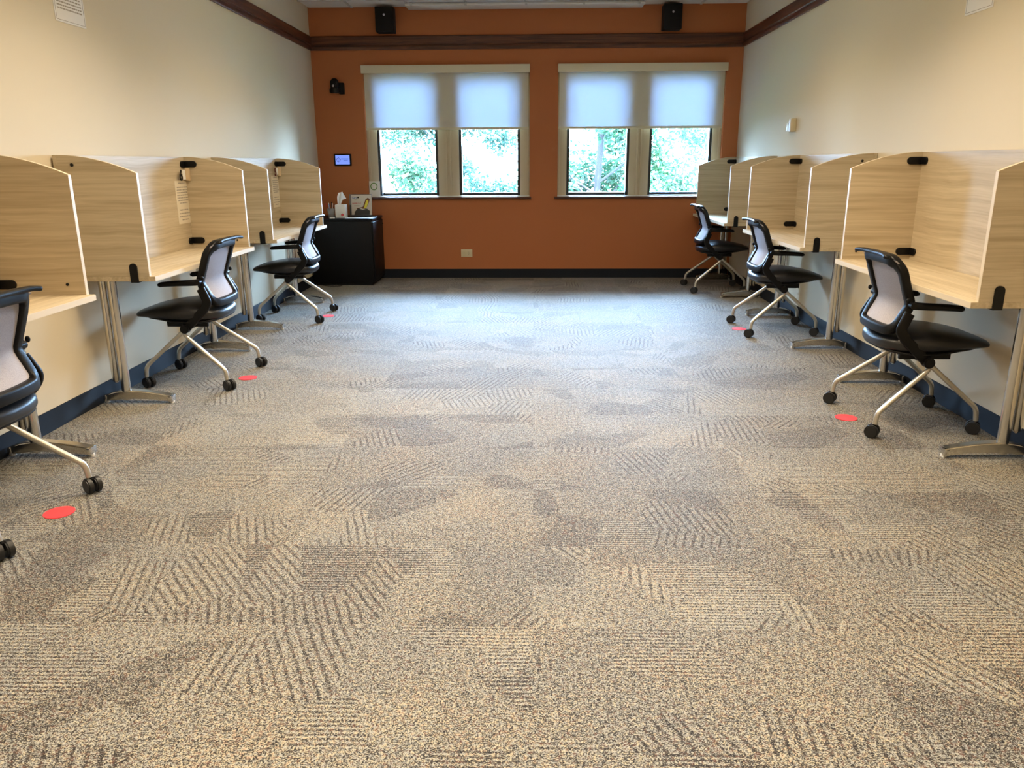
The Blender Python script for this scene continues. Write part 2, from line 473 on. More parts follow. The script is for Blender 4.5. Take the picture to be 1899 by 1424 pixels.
# ------------------------------------------------------------------ study carrels (local: +x towards the wall, y along it)
CW, CD = 1.524, .430
PI0, ZF, ZK = .030, 1.265, 1.356          # panel inset, front height, back height
TH = .022
def side_shape():
    pts = [(PI0, ZT), (PI0, ZF)]
    for k in range(1, 17):
        t = 1 - k / 16; pts.append((PI0 + (CD - PI0) * (1 - t), ZK - (ZK - ZF) * (t ** 1.9)))
    pts.append((CD, ZT)); return pts
def stadium(r, L, n=8, flat_bottom=False):
    out = []
    for k in range(n + 1):
        t = PI * k / n; out.append((r * math.cos(t), L / 2 - r + r * math.sin(t)))
    if flat_bottom: out += [(-r, -L / 2), (r, -L / 2)]
    else:
        for k in range(n + 1):
            t = PI + PI * k / n; out.append((r * math.cos(t), -L / 2 + r + r * math.sin(t)))
    return out
def make_carrel():
    root = empty('study_carrel')
    MB().box((0, 0, ZT - .027), (CD + TH, CW, ZT), .0015, 0, 1).build('worktop', [M['lamY']], root)
    MB().box((-.0012, 0, ZT - .0265), (.0005, CW, ZT - .0008)).build('front_edge', M['edge'], root)
    sh = side_shape()
    for y0 in (0, CW - TH):
        mb = MB().prism(sh, lambda u, v: (u, y0, v), lambda u, v: (u, y0 + TH, v))
        sp = mb.build('side_panel', M['lamX'], root)
        e = MB().box((PI0 - .0012, y0 + .0005, ZT), (PI0 + .0004, y0 + TH - .0005, ZF - .001))
        top = [(u, v) for u, v in sh[1:-1]]
        e.prism([(u, v + .0010) for u, v in top] + [(u, v - .0004) for u, v in top[::-1]], lambda u, v: (u, y0 + .0005, v), lambda u, v: (u, y0 + TH - .0005, v))
        e.build('edge_band', M['edge'], sp)
    MB().box((CD, 0, ZT), (CD + TH, CW, ZK), .0008, 0, 1).build('back_panel', M['lamY'], root)
    # black corner brackets (inside, top and bottom) and edge clamps
    for y0, sgn in ((TH, 1), (CW - TH, -1)):
        for zc in (1.307, .785):
            t = .008; xe = CD - .088; ye = y0 + sgn * .070; r = .0215
            pth = [(xe + r * (1 - math.cos(a)), y0 + sgn * t / 2, zc) for a in [k * PI / 16 for k in range(9)]]
            pth += [(CD - t / 2 - .001, y0 + sgn * t / 2, zc), (CD - t / 2, y0 + sgn * (t / 2 + .001), zc)]
            pth += [(CD - t / 2, ye - sgn * r * (1 - math.cos(a)), zc) for a in [k * PI / 16 for k in range(8, -1, -1)]]
            hs = [max(.12, math.sin(k * PI / 16)) for k in range(9)]; hs = hs + [1, 1] + hs[::-1]
            MB().sweep(pth, rsec(.043, t, .002), ref=(0, 0, 1), scales=[(h, 1) for h in hs]).build('corner_bracket', M['black'], root, angle=50)
        yo = 0 if sgn > 0 else CW
        c = MB(); zc = (.708 + .806) / 2; L = .098
        st = stadium(.0205, L, flat_bottom=True)
        c.prism(st, lambda u, v: (.108 + u, yo - sgn * .0005, zc + v), lambda u, v: (.108 + u, yo - sgn * .008, zc + v))
        c.box((.0875, yo - sgn * .008, ZT - .033), (.1285, yo + sgn * .03, ZT - .027), .001)
        c.cyl((.108, yo + sgn * TH, .786), (.108, yo + sgn * (TH + .004), .786), .0065)
        c.build('panel_clamp', M['black'], root)
        MB().cyl((CD - .075, yo + sgn * .0005, 1.307), (CD - .075, yo - sgn * .004, 1.307), .0085).build('bolt', M['black'], root)
    for yl in (.130, CW - .130):
        leg = MB(); x1 = .312
        leg.cyl((x1, yl, .02), (x1, yl, ZT - .03), .0255, n=28)
        leg.box((x1 - .05, yl - .04, ZT - .034), (x1 + .1, yl + .04, ZT - .028), .002)
        lo = leg.build('leg', M['chrome'], root)
        q = MB().sweep([(x1 + .052, yl, .115), (x1 + .052, yl, .122), (x1 + .052, yl, .135), (x1 + .052, yl, ZT - .03)],
                       [(.017 * math.cos(2 * PI * k / 18), .021 * math.sin(2 * PI * k / 18)) for k in range(18)],
                       scales=[(.25, .25), (.7, .7), (1, 1), (1, 1)])
        q.build('rear_tube', M['chrome'], lo)
        f = MB(); pts = []; xa, xb = .046, .438
        up = [(xa, .044), (xa + .05, .054), (xa + .12, .065), (xa + .2, .073), (x1, .076), (xb - .06, .066), (xb, .046)]
        dn = [(xb, .012), (xb - .03, .014), (x1, .026), (xa + .1, .022), (xa + .03, .012), (xa, .011)]
        w0 = .026
        f.prism(up + dn, lambda u, v: (u, yl - w0, v), lambda u, v: (u, yl + w0, v))
        bmesh.ops.recalc_face_normals(f.bm, faces=f.bm.faces)
        bmesh.ops.bevel(f.bm, geom=[e for e in f.bm.edges if len(e.link_faces) == 2 and abs(e.verts[0].co.y - e.verts[1].co.y) < 1e-5], offset=.006, segments=3, affect='EDGES')
        f.build('foot', M['chrome'], lo, angle=30)
        for xe in (xa, xb - .018):
            MB().box((xe - .001, yl - .029, .010), (xe + .019, yl + .029, .046), .004).build('foot_cap', M['chrome'], lo)
            MB().cyl((xe + .010, yl, 0), (xe + .010, yl, .013), .013, n=14).build('glide', M['white'], lo)
    return root

RX, LX = 1.8276, -2.0045
CY = {'A': 3.4926 - CW, 'B': 4.0755, 'C': 6.1079, 'D': 3.2775, 'E': 5.4545, 'F': 7.6726}
CL = {'A': 'pale wood study carrel at the left edge, cut by the frame',
      'B': 'pale wood study carrel on the left with the dark number 6 pinned in its corner',
      'C': 'pale wood study carrel on the left beside the black cabinet, with red number 5',
      'D': 'pale wood study carrel at the right edge, nearest of the right row',
      'E': 'pale wood study carrel in the middle of the right row, bare inside',
      'F': 'pale wood study carrel at the far end of the right row, partly before the window'}
first = make_carrel()
for i, k in enumerate('ABCDEF'):
    o = first if i == 0 else copy_tree(first)
    if k in 'ABC': o.location = (LX, CY[k] + CW, 0); o.rotation_euler = (0, 0, PI)
    else: o.location = (RX, CY[k], 0); o.rotation_euler = (0, 0, 0)
    tag(o, CL[k], 'study desk', 'study carrels along the side walls')

# ------------------------------------------------------------------ chairs (local: +x towards the desk)
def interp(tab, z):
    for (a, x0), (b, x1) in zip(tab, tab[1:]):
        if z <= b: t = max(0, (z - a) / (b - a)); return x0 + (x1 - x0) * t
    return tab[-1][1]
BP = [(.485, .095), (.61, .158), (.632, .167), (.65, .165), (.68, .152), (.75, .124), (.80, .105), (.83, .083), (.85, .058), (.868, .030), (.885, .002)]
HW = .205
BW = [(.485, .036), (.64, .034), (.80, .008), (.84, -.004), (.87, -.020)]
def bx(y, z): return interp(BP, z) - interp(BW, z) * (1 - min(1, abs(y) / HW) ** 2.2)
def make_chair():
    root = empty('office_chair')
    # closed back frame
    def outline(off):
        z0, z1 = .487 + off, .870 - off; out = []
        for sg, wd, zz, s0, r in ((1, HW - .004 - off, z1, 0, .07), (-1, HW - .004 - off, z1, 90, .07), (-1, HW - .010 - off, z0, 180, .045), (1, HW - .010 - off, z0, 270, .045)):
            cy = sg * (wd - r); cz = zz - r if s0 < 180 else zz + r
            for k in range(9):
                t = math.radians(s0 + 90 * k / 8); out.append((cy + r * math.cos(t), cz + r * math.sin(t)))
        res = []
        for i in range(len(out)):
            a, b = out[i], out[(i + 1) % len(out)]; d = math.hypot(a[0] - b[0], a[1] - b[1]); m = max(1, int(d / .02))
            for k in range(m): res.append((a[0] + (b[0] - a[0]) * k / m, a[1] + (b[1] - a[1]) * k / m))
        return res
    lp = outline(.020)
    pts = [(bx(y, z), y, z) for y, z in lp]
    sc = []
    for y, z in lp:
        k = 1.0 + (.25 if z > .83 else 0) + (.15 if z < .52 else 0)
        sc.append((1.0, k))
    MB().sweep(pts, rsec(.042, .042, .010), closed=True, ref=(1, 0, 0), scales=sc).build('backrest_frame', M['black'], root, angle=50)
    # top rail lip that curls backwards
    lip = smooth_path([(bx(y, .868) - .012, y, .872 - .25 * max(0, abs(y) - .15)) for y in (-.188, -.17, -.13, -.06, 0, .06, .13, .17, .188)], 4)
    nl = len(lip)
    MB().sweep(lip, rsec(.034, .020, .008), ref=(1, 0, 0), scales=[(min(1, .3 + .25 * min(k, nl - 1 - k)),) * 2 for k in range(nl)]).build('top_rail', M['black'], root, angle=60)
    # mesh skin
    g = MB(); ny, nz = 22, 30; za, zb = .515, .850
    for side in (0,):
        for off, flip in ((-.004, 0), (.006, 1)):
            vs = []
            for j in range(nz + 1):
                z = za + (zb - za) * j / nz; row = []
                for i in range(ny + 1):
                    w = HW - .022 - (.012 if z < .56 else 0) * (.56 - z) / .05
                    y = -w + 2 * w * i / ny
                    row.append(g.bm.verts.new((bx(y, z) + off, y, z)))
                vs.append(row)
            for j in range(nz):
                for i in range(ny): g.bm.faces.new((vs[j][i], vs[j][i + 1], vs[j + 1][i + 1], vs[j + 1][i]))
            if flip: v2 = vs
            else: v1 = vs
    for j in range(nz):
        g.bm.faces.new((v1[j][0], v1[j + 1][0], v2[j + 1][0], v2[j][0])); g.bm.faces.new((v1[j][ny], v2[j][ny], v2[j + 1][ny], v1[j + 1][ny]))
    for i in range(ny):
        g.bm.faces.new((v1[0][i], v2[0][i], v2[0][i + 1], v1[0][i + 1])); g.bm.faces.new((v1[nz][i], v1[nz][i + 1], v2[nz][i + 1], v2[nz][i]))
    o = g.build('backrest', M['mesh'], root, angle=70); o['label'] = 'grey mesh backrest'
    # seat cushion: lofted rings along x
    def seat(name, m, ztop, zbot, x0, x1, wf):
        s = MB(); n = 26; rings = []; K = 32
        for i in range(n + 1):
            u = i / n; x = x0 + (x1 - x0) * (.5 - .5 * math.cos(PI * u))
            e = (x - x0) / (x1 - x0)
            end = max(0, 1 - abs(2 * e - 1) ** (5 if e < .5 else 14)) ** .42
            hw = wf(e) * (.05 + .95 * end if e < .5 else .82 + .18 * end)
            a, b = ztop(e), zbot(e); c = (a + b) / 2; h = max(.002, (a - b) / 2 * ((.1 + .9 * end ** .8) if e < .5 else (.80 + .20 * end)))
            ring = []
            for k in range(K):
                t = 2 * PI * k / K; cy, cz = math.cos(t), math.sin(t)
                ring.append(s.bm.verts.new((x, hw * math.copysign(abs(cy) ** .55, cy), c + h * math.copysign(abs(cz) ** .75, cz))))
            rings.append(ring)
        for i in range(n):
            for k in range(K): s.bm.faces.new((rings[i][k], rings[i][(k + 1) % K], rings[i + 1][(k + 1) % K], rings[i + 1][k]))
        s.bm.faces.new(rings[0]); s.bm.faces.new(rings[-1][::-1])
        return s.build(name, m, root, angle=80)
    wf = lambda e: .215 + .018 * math.sin(PI * e)
    tab_t = [(0, .474), (.15, .492), (.35, .508), (.5, .508), (.70, .496), (.85, .482), (1, .464)]
    tab_b = [(0, .392), (.15, .386), (.4, .381), (.6, .389), (.8, .406), (.92, .415), (1, .417)]
    seat('seat', M['seat'], lambda e: interp(tab_t, e), lambda e: interp(tab_b, e) + .004, .062, .564, wf)
    tab_c = [(0, .392), (.2, .386), (.42, .380), (.6, .387), (.8, .402), (1, .412)]
    seat('seat_pan', M['black'], lambda e: interp(tab_b, e) + .03, lambda e: interp(tab_c, e) + .001, .075, .50, lambda e: wf(e) - .008)
    for s in (-1, 1):
        sp = smooth_path([(.150, s * .206, .600), (.128, s * .214, .555), (.116, s * .218, .520), (.138, s * .219, .480), (.196, s * .217, .423), (.262, s * .208, .362)], 5)
        MB().sweep(sp, rsec(.018, .050, .006), ref=(0, 1, 0)).build('back_support', M['black'], root)
        ap = smooth_path([(.150, s * .213, .640), (.20, s * .219, .637), (.29, s * .224, .634), (.36, s * .224, .629), (.388, s * .222, .625)], 5)
        n = len(ap); asz = [(.75 + .6 * min(1, i / n * 2.2), 1.12 - .35 * i / n) if i < n - 2 else (1.0, .55) for i in range(n)]
        arm = MB().sweep(ap, rsec(.034, .034, .012), ref=(0, 1, 0), scales=asz)
        arm.cyl((.155, s * .195, .640), (.155, s * .232, .640), .016, n=14)
        arm.sph((.128, s * .219, .664), .010, (1, .8, 1.3))
        arm.build('armrest', M['black'], root, angle=60)
        MB().cyl((.266, s * .190, .360), (.266, s * .236, .360), .0265, n=20, bev=.004).build('pivot_hub', M['black'], root)
        # rear and front legs, silver tube
        rp = fillet([(.250, s * .185, .366), (.277, s * .212, .318), (.030, s * .279, .128), (.024, s * .281, .122), (.017, s * .283, .066)], .03)
        rp = fillet([(.262, s * .200, .362), (.279, s * .210, .325), (.024, s * .281, .124), (.017, s * .283, .066)], .028)
        MB().tube(rp, .0125, 14).build('leg', M['silver'], root)
        fp = fillet([(.268, s * .186, .362), (.290, s * .200, .340), (.528, s * .223, .130), (.535, s * .224, .066)], .028)
        MB().tube(fp, .0125, 14).build('leg', M['silver'], root)
        for cx, cy, ang in ((.017, s * .283, .6), (.535, s * .224, .5)):
            hx, hy = cx - .010, cy
            d = Vector((math.sin(ang), math.cos(ang), 0))
            cst = MB(); cst.cyl((cx, cy, .052), (cx, cy, .074), .009, n=14)
            cst.box((hx - .008, hy - .007, .030), (hx + .020, hy + .007, .062), .004)
            c0 = cst.build('caster', M['black'], root)
            for w in (-1, 1):
                a = Vector((hx, hy, .0325)) + d * (w * .005); b = Vector((hx, hy, .0325)) + d * (w * .029)
                MB().cyl(a, b, .0325, n=28, bev=.005).build('wheel', M['wheel'], c0)
    mech = MB()
    mech.cyl((.266, -.2, .360), (.266, .2, .360), .016, n=16)
    mech.box((.18, -.10, .365), (.36, .10, .392), .006)
    for s in (-1, 1): mech.box((.15, s * .15 - .012, .362), (.40, s * .15 + .012, .396), .005)
    mech.build('seat_mechanism', M['black'], root)
    return root
first = make_chair()
CH = [('black office chair with grey mesh back, at the left edge, cut by the frame', (-1.8165, 2.662), PI),
      ('black office chair with grey mesh back at the carrel with number 6', (-1.815, 4.737), PI),
      ('black office chair with grey mesh back in front of the black cabinet', (-1.824, 6.780), PI + .03),
      ('black office chair with grey mesh back at the right edge, nearest of the right row', (1.657, 3.953), 0),
      ('black office chair with grey mesh back in the middle of the right row', (1.655, 6.228), 0),
      ('black office chair with grey mesh back at the far end, against the orange wall', (1.648, 8.338), 0)]
for i, (lb, (x, y), rz) in enumerate(CH):
    o = first if i == 0 else copy_tree(first)
    o.location = (x, y, 0); o.rotation_euler = (0, 0, rz)
    tag(o, lb, 'chair', 'office chairs pushed in at the carrels')

# ------------------------------------------------------------------ red floor dots
DT = [(-1.850, 2.745, 'red round floor sticker beside the leftmost chair, nearest and brightest'),
      (-1.811, 4.728, 'red round floor sticker behind the chair at the number 6 carrel'),
      (-1.833, 6.809, 'red round floor sticker near the chair in front of the cabinet'),
      (1.654, 3.965, 'pinkish red round floor sticker behind the nearest right chair'),
      (1.666, 6.258, 'red round floor sticker behind the middle chair of the right row')]
m0 = None
for x, y, lb in DT:
    if m0 is None:
        b = MB(); b.cyl((0, 0, .0004), (0, 0, .003), .056, n=40)
        o = b.build('floor_sticker', M['red']); m0 = o
    else:
        o = m0.copy(); C.objects.link(o)
    o.location = (x, y, 0); tag(o, lb, 'sticker', 'red floor dots')

# ------------------------------------------------------------------ notes, pins and numbers
def text_mesh(txt, size, depth=.0):
    cu = bpy.data.curves.new('t', 'FONT'); cu.body = txt; cu.size = size; cu.extrude = depth; cu.align_x = 'CENTER'; cu.align_y = 'CENTER'
    cu.offset = size * .02
    ob = bpy.data.objects.new('t', cu); C.objects.link(ob)
    bpy.context.view_layer.update()
    me = bpy.data.meshes.new_from_object(ob.evaluated_get(bpy.context.evaluated_depsgraph_get()))
    bpy.data.objects.remove(ob); return me
def text_obj(name, txt, size, m, parent, mtx, depth=.001):
    me = text_mesh(txt, size, depth); me.materials.clear(); me.materials.append(m); me.transform(mtx)
    o = bpy.data.objects.new(name, me); C.objects.link(o); o.parent = parent; return o
def faceX(x, y, z, sign):     # text readable from the room on a side wall; sign=+1 left wall (faces +x)
    R = Matrix(((0, 0, sign, x), (sign, 0, 0, y), (0, 1, 0, z), (0, 0, 0, 1)))
    return R
XP = LX - CD
def lines(mb, w, h, rows, put, rnd):
    for (cy, frac, hh) in rows:
        x = -w * frac / 2
        while x < w * frac / 2:
            L = rnd.uniform(.010, .026); e = min(x + L, w * frac / 2)
            put(mb, x, e, cy, hh); x = e + .005
def desk_note(yc, zc, label, seed):
    rnd = random.Random(seed); w, h = .214, .288
    root = empty('paper_note', (XP + .0005, yc, zc)); tag(root, label, 'notice', 'printed notices in the left carrels')
    rows = [(.128, .45, .007)] + [(.100 - .0175 * k, rnd.uniform(.72, .86), .0075) for k in range(6)] + [(-.005, .6, .0075)]
    rows += [(-.052, .62, .008), (-.075, .74, .0075), (-.096, .78, .0075), (-.118, .46, .0075)]
    mb = MB().box((0, -w / 2, -h / 2), (.0010, w / 2, h / 2))
    def put(m, a, b, cy, hh): m.box((.0010, a, cy - hh / 2), (.0014, b, cy + hh / 2), 0, 1)
    lines(mb, w, h, rows, put, rnd); mb.build('sheet', [M['note'], M['ink']], root)
desk_note(5.496, 1.055, 'white printed notice on the back panel under the dark number 6', 3)
desk_note(7.519, 1.056, 'white printed notice on the back panel under the red number 5', 4)
def pin(ys, digit, m, label):        # ys: inner face of the carrel's far side panel
    root = empty('number_tag', (XP + .004, ys - .004, 1.241)); tag(root, label, 'number tag', 'clothes-peg number tags')
    p = MB()
    for dy in (-.024, -.011):
        p.box((.006, dy, -.044), (.034, dy + .009, .042), .003)
    p.cyl((.004, -.013, .010), (.036, -.013, .010), .006, n=12)
    p.build('clothes_peg', M['pin'], root)
    MB().box((.008, -.070, -.034), (.010, -.004, .030)).build('card', M['paper'], root)
    text_obj('digit', digit, .100, m, root, faceX(.014, -.108, -.010, 1), .002)
pin(CY['B'] + CW - TH, '6', M['matblack'], 'wooden clothes peg holding the dark number 6 under the bracket')
pin(CY['C'] + CW - TH, '5', M['darkred'], 'wooden clothes peg holding the dark red number 5 under the bracket')

# wall notices high on both side walls
def wall_notice(X, sgn, y0, y1, z0, label, printed):
    yc = (y0 + y1) / 2; w = y1 - y0; h = .216
    root = empty('wall_notice', (X, yc, z0 + h / 2)); tag(root, label, 'notice')
    mb = MB().box((0, -w / 2, -h / 2), (sgn * .003, w / 2, h / 2), .0008)
    b = MB(); e = .010; t = .0015
    for a, c in (((-w / 2 + e, -h / 2 + e), (w / 2 - e, -h / 2 + e + t)), ((-w / 2 + e, h / 2 - e - t), (w / 2 - e, h / 2 - e)),
                 ((-w / 2 + e, -h / 2 + e), (-w / 2 + e + t, h / 2 - e)), ((w / 2 - e - t, -h / 2 + e), (w / 2 - e, h / 2 - e))):
        b.box((sgn * .003, a[0], a[1]), (sgn * .0036, c[0], c[1]))
    b.build('border', M['thinink'], root)
    if printed:
        rnd = random.Random(5)
        def put(m, a, c, cy, hh): m.box((sgn * .003, a, cy - hh / 2), (sgn * .0036, c, cy + hh / 2), 0, 1)
        lines(mb, w, h, [(-.040 + .016 * k, .80, .007) for k in range(7)], put, rnd)
    else:
        mb.box((sgn * .003, w / 2 - .034, -.034), (sgn * .0036, w / 2 - .028, -.020), 0, 1)
    mb.build('sheet', [M['paper'], M['ink']], root)
wall_notice(XL, 1, 4.316, 4.603, 2.026, 'white bordered notice with grey text, high on the left wall', True)
wall_notice(XR, -1, 4.306, 4.573, 2.041, 'white bordered notice high on the right wall, almost blank', False)

# ------------------------------------------------------------------ things on the back wall
def speaker(xc, rz, label):
    root = empty('wall_speaker', (xc, D - .13, 2.786), rz); tag(root, label, 'loudspeaker', 'loudspeakers above the picture rail')
    b = MB(); b.box((-.098, -.075, -.125), (.098, .085, .125), .008); b.build('cabinet', M['matblack'], root)
    g = MB(); g.box((-.090, -.082, -.117), (.090, -.074, .117), .004); g.build('grille', M['matblack'], root)
    h = MB(); h.sph((0, -.082, .042), .012, (1, .5, 1)); h.build('tweeter_dome', M['lens'], root)
    m = MB(); m.box((-.02, .08, -.03), (.02, .12, .03), .003); m.box((-.05, .115, -.05), (.05, .1295, .05), .003); m.build('bracket', M['matblack'], root)
speaker(-1.600, 0, 'black box loudspeaker high on the orange wall above the left window')
speaker(1.464, -.0, 'black box loudspeaker high on the orange wall above the right window')
# dark round ceiling stains of the speakers' mounts
root = empty('wall_camera', (-2.165, D, 2.13)); tag(root, 'small black round-headed camera on the orange wall left of the window', 'camera')
b = MB(); b.box((-.004, -.06, -.080), (.052, 0, .040), .006); b.build('mount', M['matblack'], root)
b = MB(); b.cyl((-.035, -.11, -.075), (-.035, -.11, -.025), .056, n=28, bev=.006); b.build('base', M['black'], root)
b = MB(); b.box((-.078, -.145, -.03), (.008, -.065, .060), .022, 0, 4); b.sph((-.036, -.10, .052), .038, (1, 1, .8)); b.build('head', M['matblack'], root)
b = MB(); b.cyl((-.036, -.165, .0), (-.036, -.140, .0), .024, n=22); b.build('lens_barrel', M['black'], root)
b = MB(); b.sph((-.036, -.164, -.002), .014, (1, .5, 1)); b.build('lens', M['lens'], root)

root = empty('touch_panel', (-2.180, D, 1.346)); tag(root, 'small wall touch screen with lit blue display and dotted logo', 'screen')
MB().box((-.098, -.028, -.066), (.098, 0, .066), .006).build('bezel', M['matblack'], root)
MB().box((-.081, -.0295, -.048), (.081, -.028, .052)).build('display', M['screen'], root)
b = MB(); rnd = random.Random(2)
for k in range(8):
    a = 2 * PI * k / 8
    b.cyl((-.046 + .021 * math.cos(a), -.0300, .002 + .021 * math.sin(a)), (-.046 + .021 * math.cos(a), -.0294, .002 + .021 * math.sin(a)), .0045, n=10)
for k in range(4):
    a = 2 * PI * k / 4 + .4
    b.cyl((-.046 + .009 * math.cos(a), -.0300, .002 + .009 * math.sin(a)), (-.046 + .009 * math.cos(a), -.0294, .002 + .009 * math.sin(a)), .003, n=8)
b.build('logo', M['screenlogo'], root)
b = MB(); b.box((-.016, -.0299, .006), (.066, -.0294, .016)); b.box((.010, -.0299, -.008), (.060, -.0294, -.001)); b.build('screen_text', M['screen2'], root)

root = empty('wall_outlet', (-.786, D, .287)); tag(root, 'ivory electrical outlet plate low on the orange wall', 'outlet')
MB().box((-.066, -.007, -.045), (.066, 0, .045), .003).build('plate', M['beige'], root)
b = MB()
for dx in (-.028, .028):
    b.box((dx - .017, -.0085, -.026), (dx + .017, -.0065, .026), .001, 0)
b.build('receptacle', M['beige'], root)
b = MB()
for dx in (.020, .036):
    for dz in (-.012, .012): b.box((dx - .0015, -.0092, dz - .005), (dx + .0015, -.0084, dz + .005))
b.box((.020, -.0092, -.002), (.038, -.0084, .001)); b.build('slot', M['slot'], root)

root = empty('wall_sensor', (XR, 7.25, 1.61)); tag(root, 'small ivory box with a side bracket on the right wall', 'sensor')
MB().box((-.052, -.05, -.056), (0, .02, .056), .008, 0, 3).build('housing', M['beige'], root)
MB().box((-.040, .055, -.045), (0, .115, .025), .003).build('side_plate', M['beige'], root)
MB().box((-.042, .054, -.030), (-.020, .0552, .018)).build('slot', M['slot'], root)

# ------------------------------------------------------------------ black cabinet and what stands on it
cx0, cx1, cy0, cy1, ch = -2.440, -1.765, 8.605, 9.185, .730
root = empty('storage_cabinet', ((cx0 + cx1) / 2, (cy0 + cy1) / 2, 0)); tag(root, 'low black cabinet in the far left corner beside the orange wall', 'cabinet')
ox, oy, _ = root.location
MB().box((cx0 - ox, cy0 - oy, .03), (cx1 - ox - .004, cy1 - oy, ch - .028), .002).build('body', M['cab'], root)
MB().box((cx0 - ox + .02, cy0 - oy + .02, 0), (cx1 - ox - .03, cy1 - oy - .02, .032)).build('plinth', M['matblack'], root)
MB().box((cx0 - ox - .004, cy0 - oy - .008, ch - .026), (cx1 - ox + .010, cy1 - oy + .004, ch), .004).build('top', M['cab'], root)
dr = MB().box((cx1 - ox - .003, cy0 - oy + .012, .05), (cx1 - ox + .012, cy1 - oy - .008, ch - .040), .003).build('door', M['cab'], root)
MB().cyl((cx1 - ox + .012, .255, .64), (cx1 - ox + .024, .255, .64), .007, n=12).build('lock', M['chrome'], dr)
# (everything below rests at z = ch)
root = empty('pen_cup', (-2.245, 8.78, ch)); tag(root, 'grey mesh pen cup full of pens on the black cabinet', 'pen cup')
b = MB(); b.cyl((0, 0, .0), (0, 0, .100), .034, .043, 24); b.build('cup', M['acrylic'], root)
for i, (dx, dy, h, c) in enumerate(((-.055, .0, .150, 'redink'), (-.026, .01, .155, 'paper'), (-.012, -.02, .145, 'blueink'), (.008, .01, .165, 'black'), (.022, -.01, .150, 'paper'), (.036, .01, .142, 'black'))):
    b = MB(); b.cyl((dx * .35, dy, .006), (dx, dy, h), .0042, n=8); b.sph((dx, dy, h), .0055)
    tag(b.build('pen', M[c], None, loc=(-2.245, 8.78, ch)), ['red pen leaning to the left in the pen cup', 'white pen second from the left in the pen cup', 'blue pen low at the front of the pen cup', 'black pen standing tallest in the pen cup', 'white pen right of the tallest in the pen cup', 'black pen leaning right in the pen cup'][i], 'pen', 'pens in the cup')
root = empty('tissue_box', (-2.135, 8.80, ch)); tag(root, 'pale cube tissue box with a tissue pulled up, on the cabinet', 'tissue box')
MB().box((-.056, -.056, 0), (.056, .056, .140), .003).build('carton', M['paper'], root)
b = MB(); b.cyl((.022, -.0565, .032), (.022, -.057, .032), .016, n=16); b.build('emblem', M['redink'], root)
b = MB(); tp = [(-.020, 0, .138), (-.014, .004, .175), (-.004, .0, .215), (.012, -.004, .252), (.022, 0, .274)]
sec = [(-.5, 0), (-.25, .16), (0, -.10), (.25, .14), (.5, 0), (.25, .08), (0, -.16), (-.25, .10)]
b.sweep(smooth_path(tp, 5), [(x * .06, y * .10) for x, y in sec], ref=(1, 0, 0), scales=[(.55 + .6 * min(1, i / 10) if i < 15 else max(.12, 1.15 - (i - 15) * .22), .8) for i in range(21)])
b.prism([(.0, .265), (.020, .278), (.060, .205), (.012, .190)], lambda u, v: (u, -.004, v), lambda u, v: (u, .006, v))
b.build('tissue', M['tissue'], root)
root = empty('poster_stand', (-1.965, 9.02, ch + .008)); root.rotation_euler = (-.10, 0, 0); tag(root, 'leaflet with a yellow and brown picture in an upright stand on the cabinet', 'leaflet')
b = MB(); b.box((-.128, -.004, 0), (.128, .006, .235), .001); b.box((-.128, .0, 0), (.128, .075, .004), .001); b.build('stand', M['acrylic'], root)
MB().box((-.106, -.0060, .006), (.124, -.0042, .228)).build('sheet', M['taupe'], root)
b = MB(); b.box((-.127, -.0062, .006), (-.107, -.0044, .115)); b.prism([(-.075, .006), (.100, .006), (.104, .05), (.07, .075), (.02, .060), (-.03, .082), (-.07, .04)], lambda u, v: (u, -.0068, v), lambda u, v: (u, -.0062, v)); b.build('dark_artwork', M['darkart'], root)
b = MB(); b.prism([(.018, .075), (.060, .072), (.098, .150), (.106, .180), (.085, .196), (.058, .180)], lambda u, v: (u, -.0074, v), lambda u, v: (u, -.0069, v))
b.prism([(-.048, .07), (.02, .084), (.036, .10), (.0, .088), (-.045, .08)], lambda u, v: (u, -.0074, v), lambda u, v: (u, -.0069, v)); b.build('brown_artwork', M['brown'], root)
b = MB(); b.prism([(.034, .078), (.064, .080), (.090, .150), (.088, .170), (.066, .170)], lambda u, v: (u, -.0080, v), lambda u, v: (u, -.0075, v))
b.build('yellow_artwork', M['yellow'], root)
FR = lambda x, y, z: Matrix(((1, 0, 0, x), (0, 0, -1, y), (0, 1, 0, z), (0, 0, 0, 1)))
text_obj('heading', 'Card', .028, M['blueink'], root, FR(-.068, -.0068, .197), .0003)
b = MB(); b.box((-.036, -.0070, .190), (-.020, -.0064, .207), .0002); b.build('badge', M['matblack'], root)
text_obj('title', 'LASER CUT', .020, M['redink'], root, FR(-.045, -.0068, .132), .0003)
b = MB(); b.box((-.070, -.0069, .176), (-.045, -.0064, .180)); b.box((-.075, -.0069, .103), (-.012, -.0064, .110)); b.build('small_print', M['ink'], root)
o = MB().box((-.15, -.06, 0), (.15, .06, .0012)).build('paper_sheet', M['paper'], None, loc=(-1.925, 8.745, ch)); tag(o, 'blank white sheet lying on the front of the black cabinet', 'paper')
b = MB(); b.box((-.032, -.022, 0), (.020, .022, .010), .003); o = b.build('eraser', M['paper'], None, loc=(-2.20, 8.66, ch)); tag(o, 'small white block in front of the pen cup on the cabinet', 'eraser')
root = empty('greeting_card', (-1.838, D + .018, ZS + .013)); root.rotation_euler = (-.12, 0, .12); tag(root, 'white card with a round green wreath on the window sill', 'card')
MB().box((-.062, -.0015, 0), (.062, .0005, .168)).build('sheet', M['paper'], root)
b = MB(); ring = [(-.008 + .036 * math.cos(2 * PI * k / 24), -.0035, .108 + .038 * math.sin(2 * PI * k / 24)) for k in range(24)]
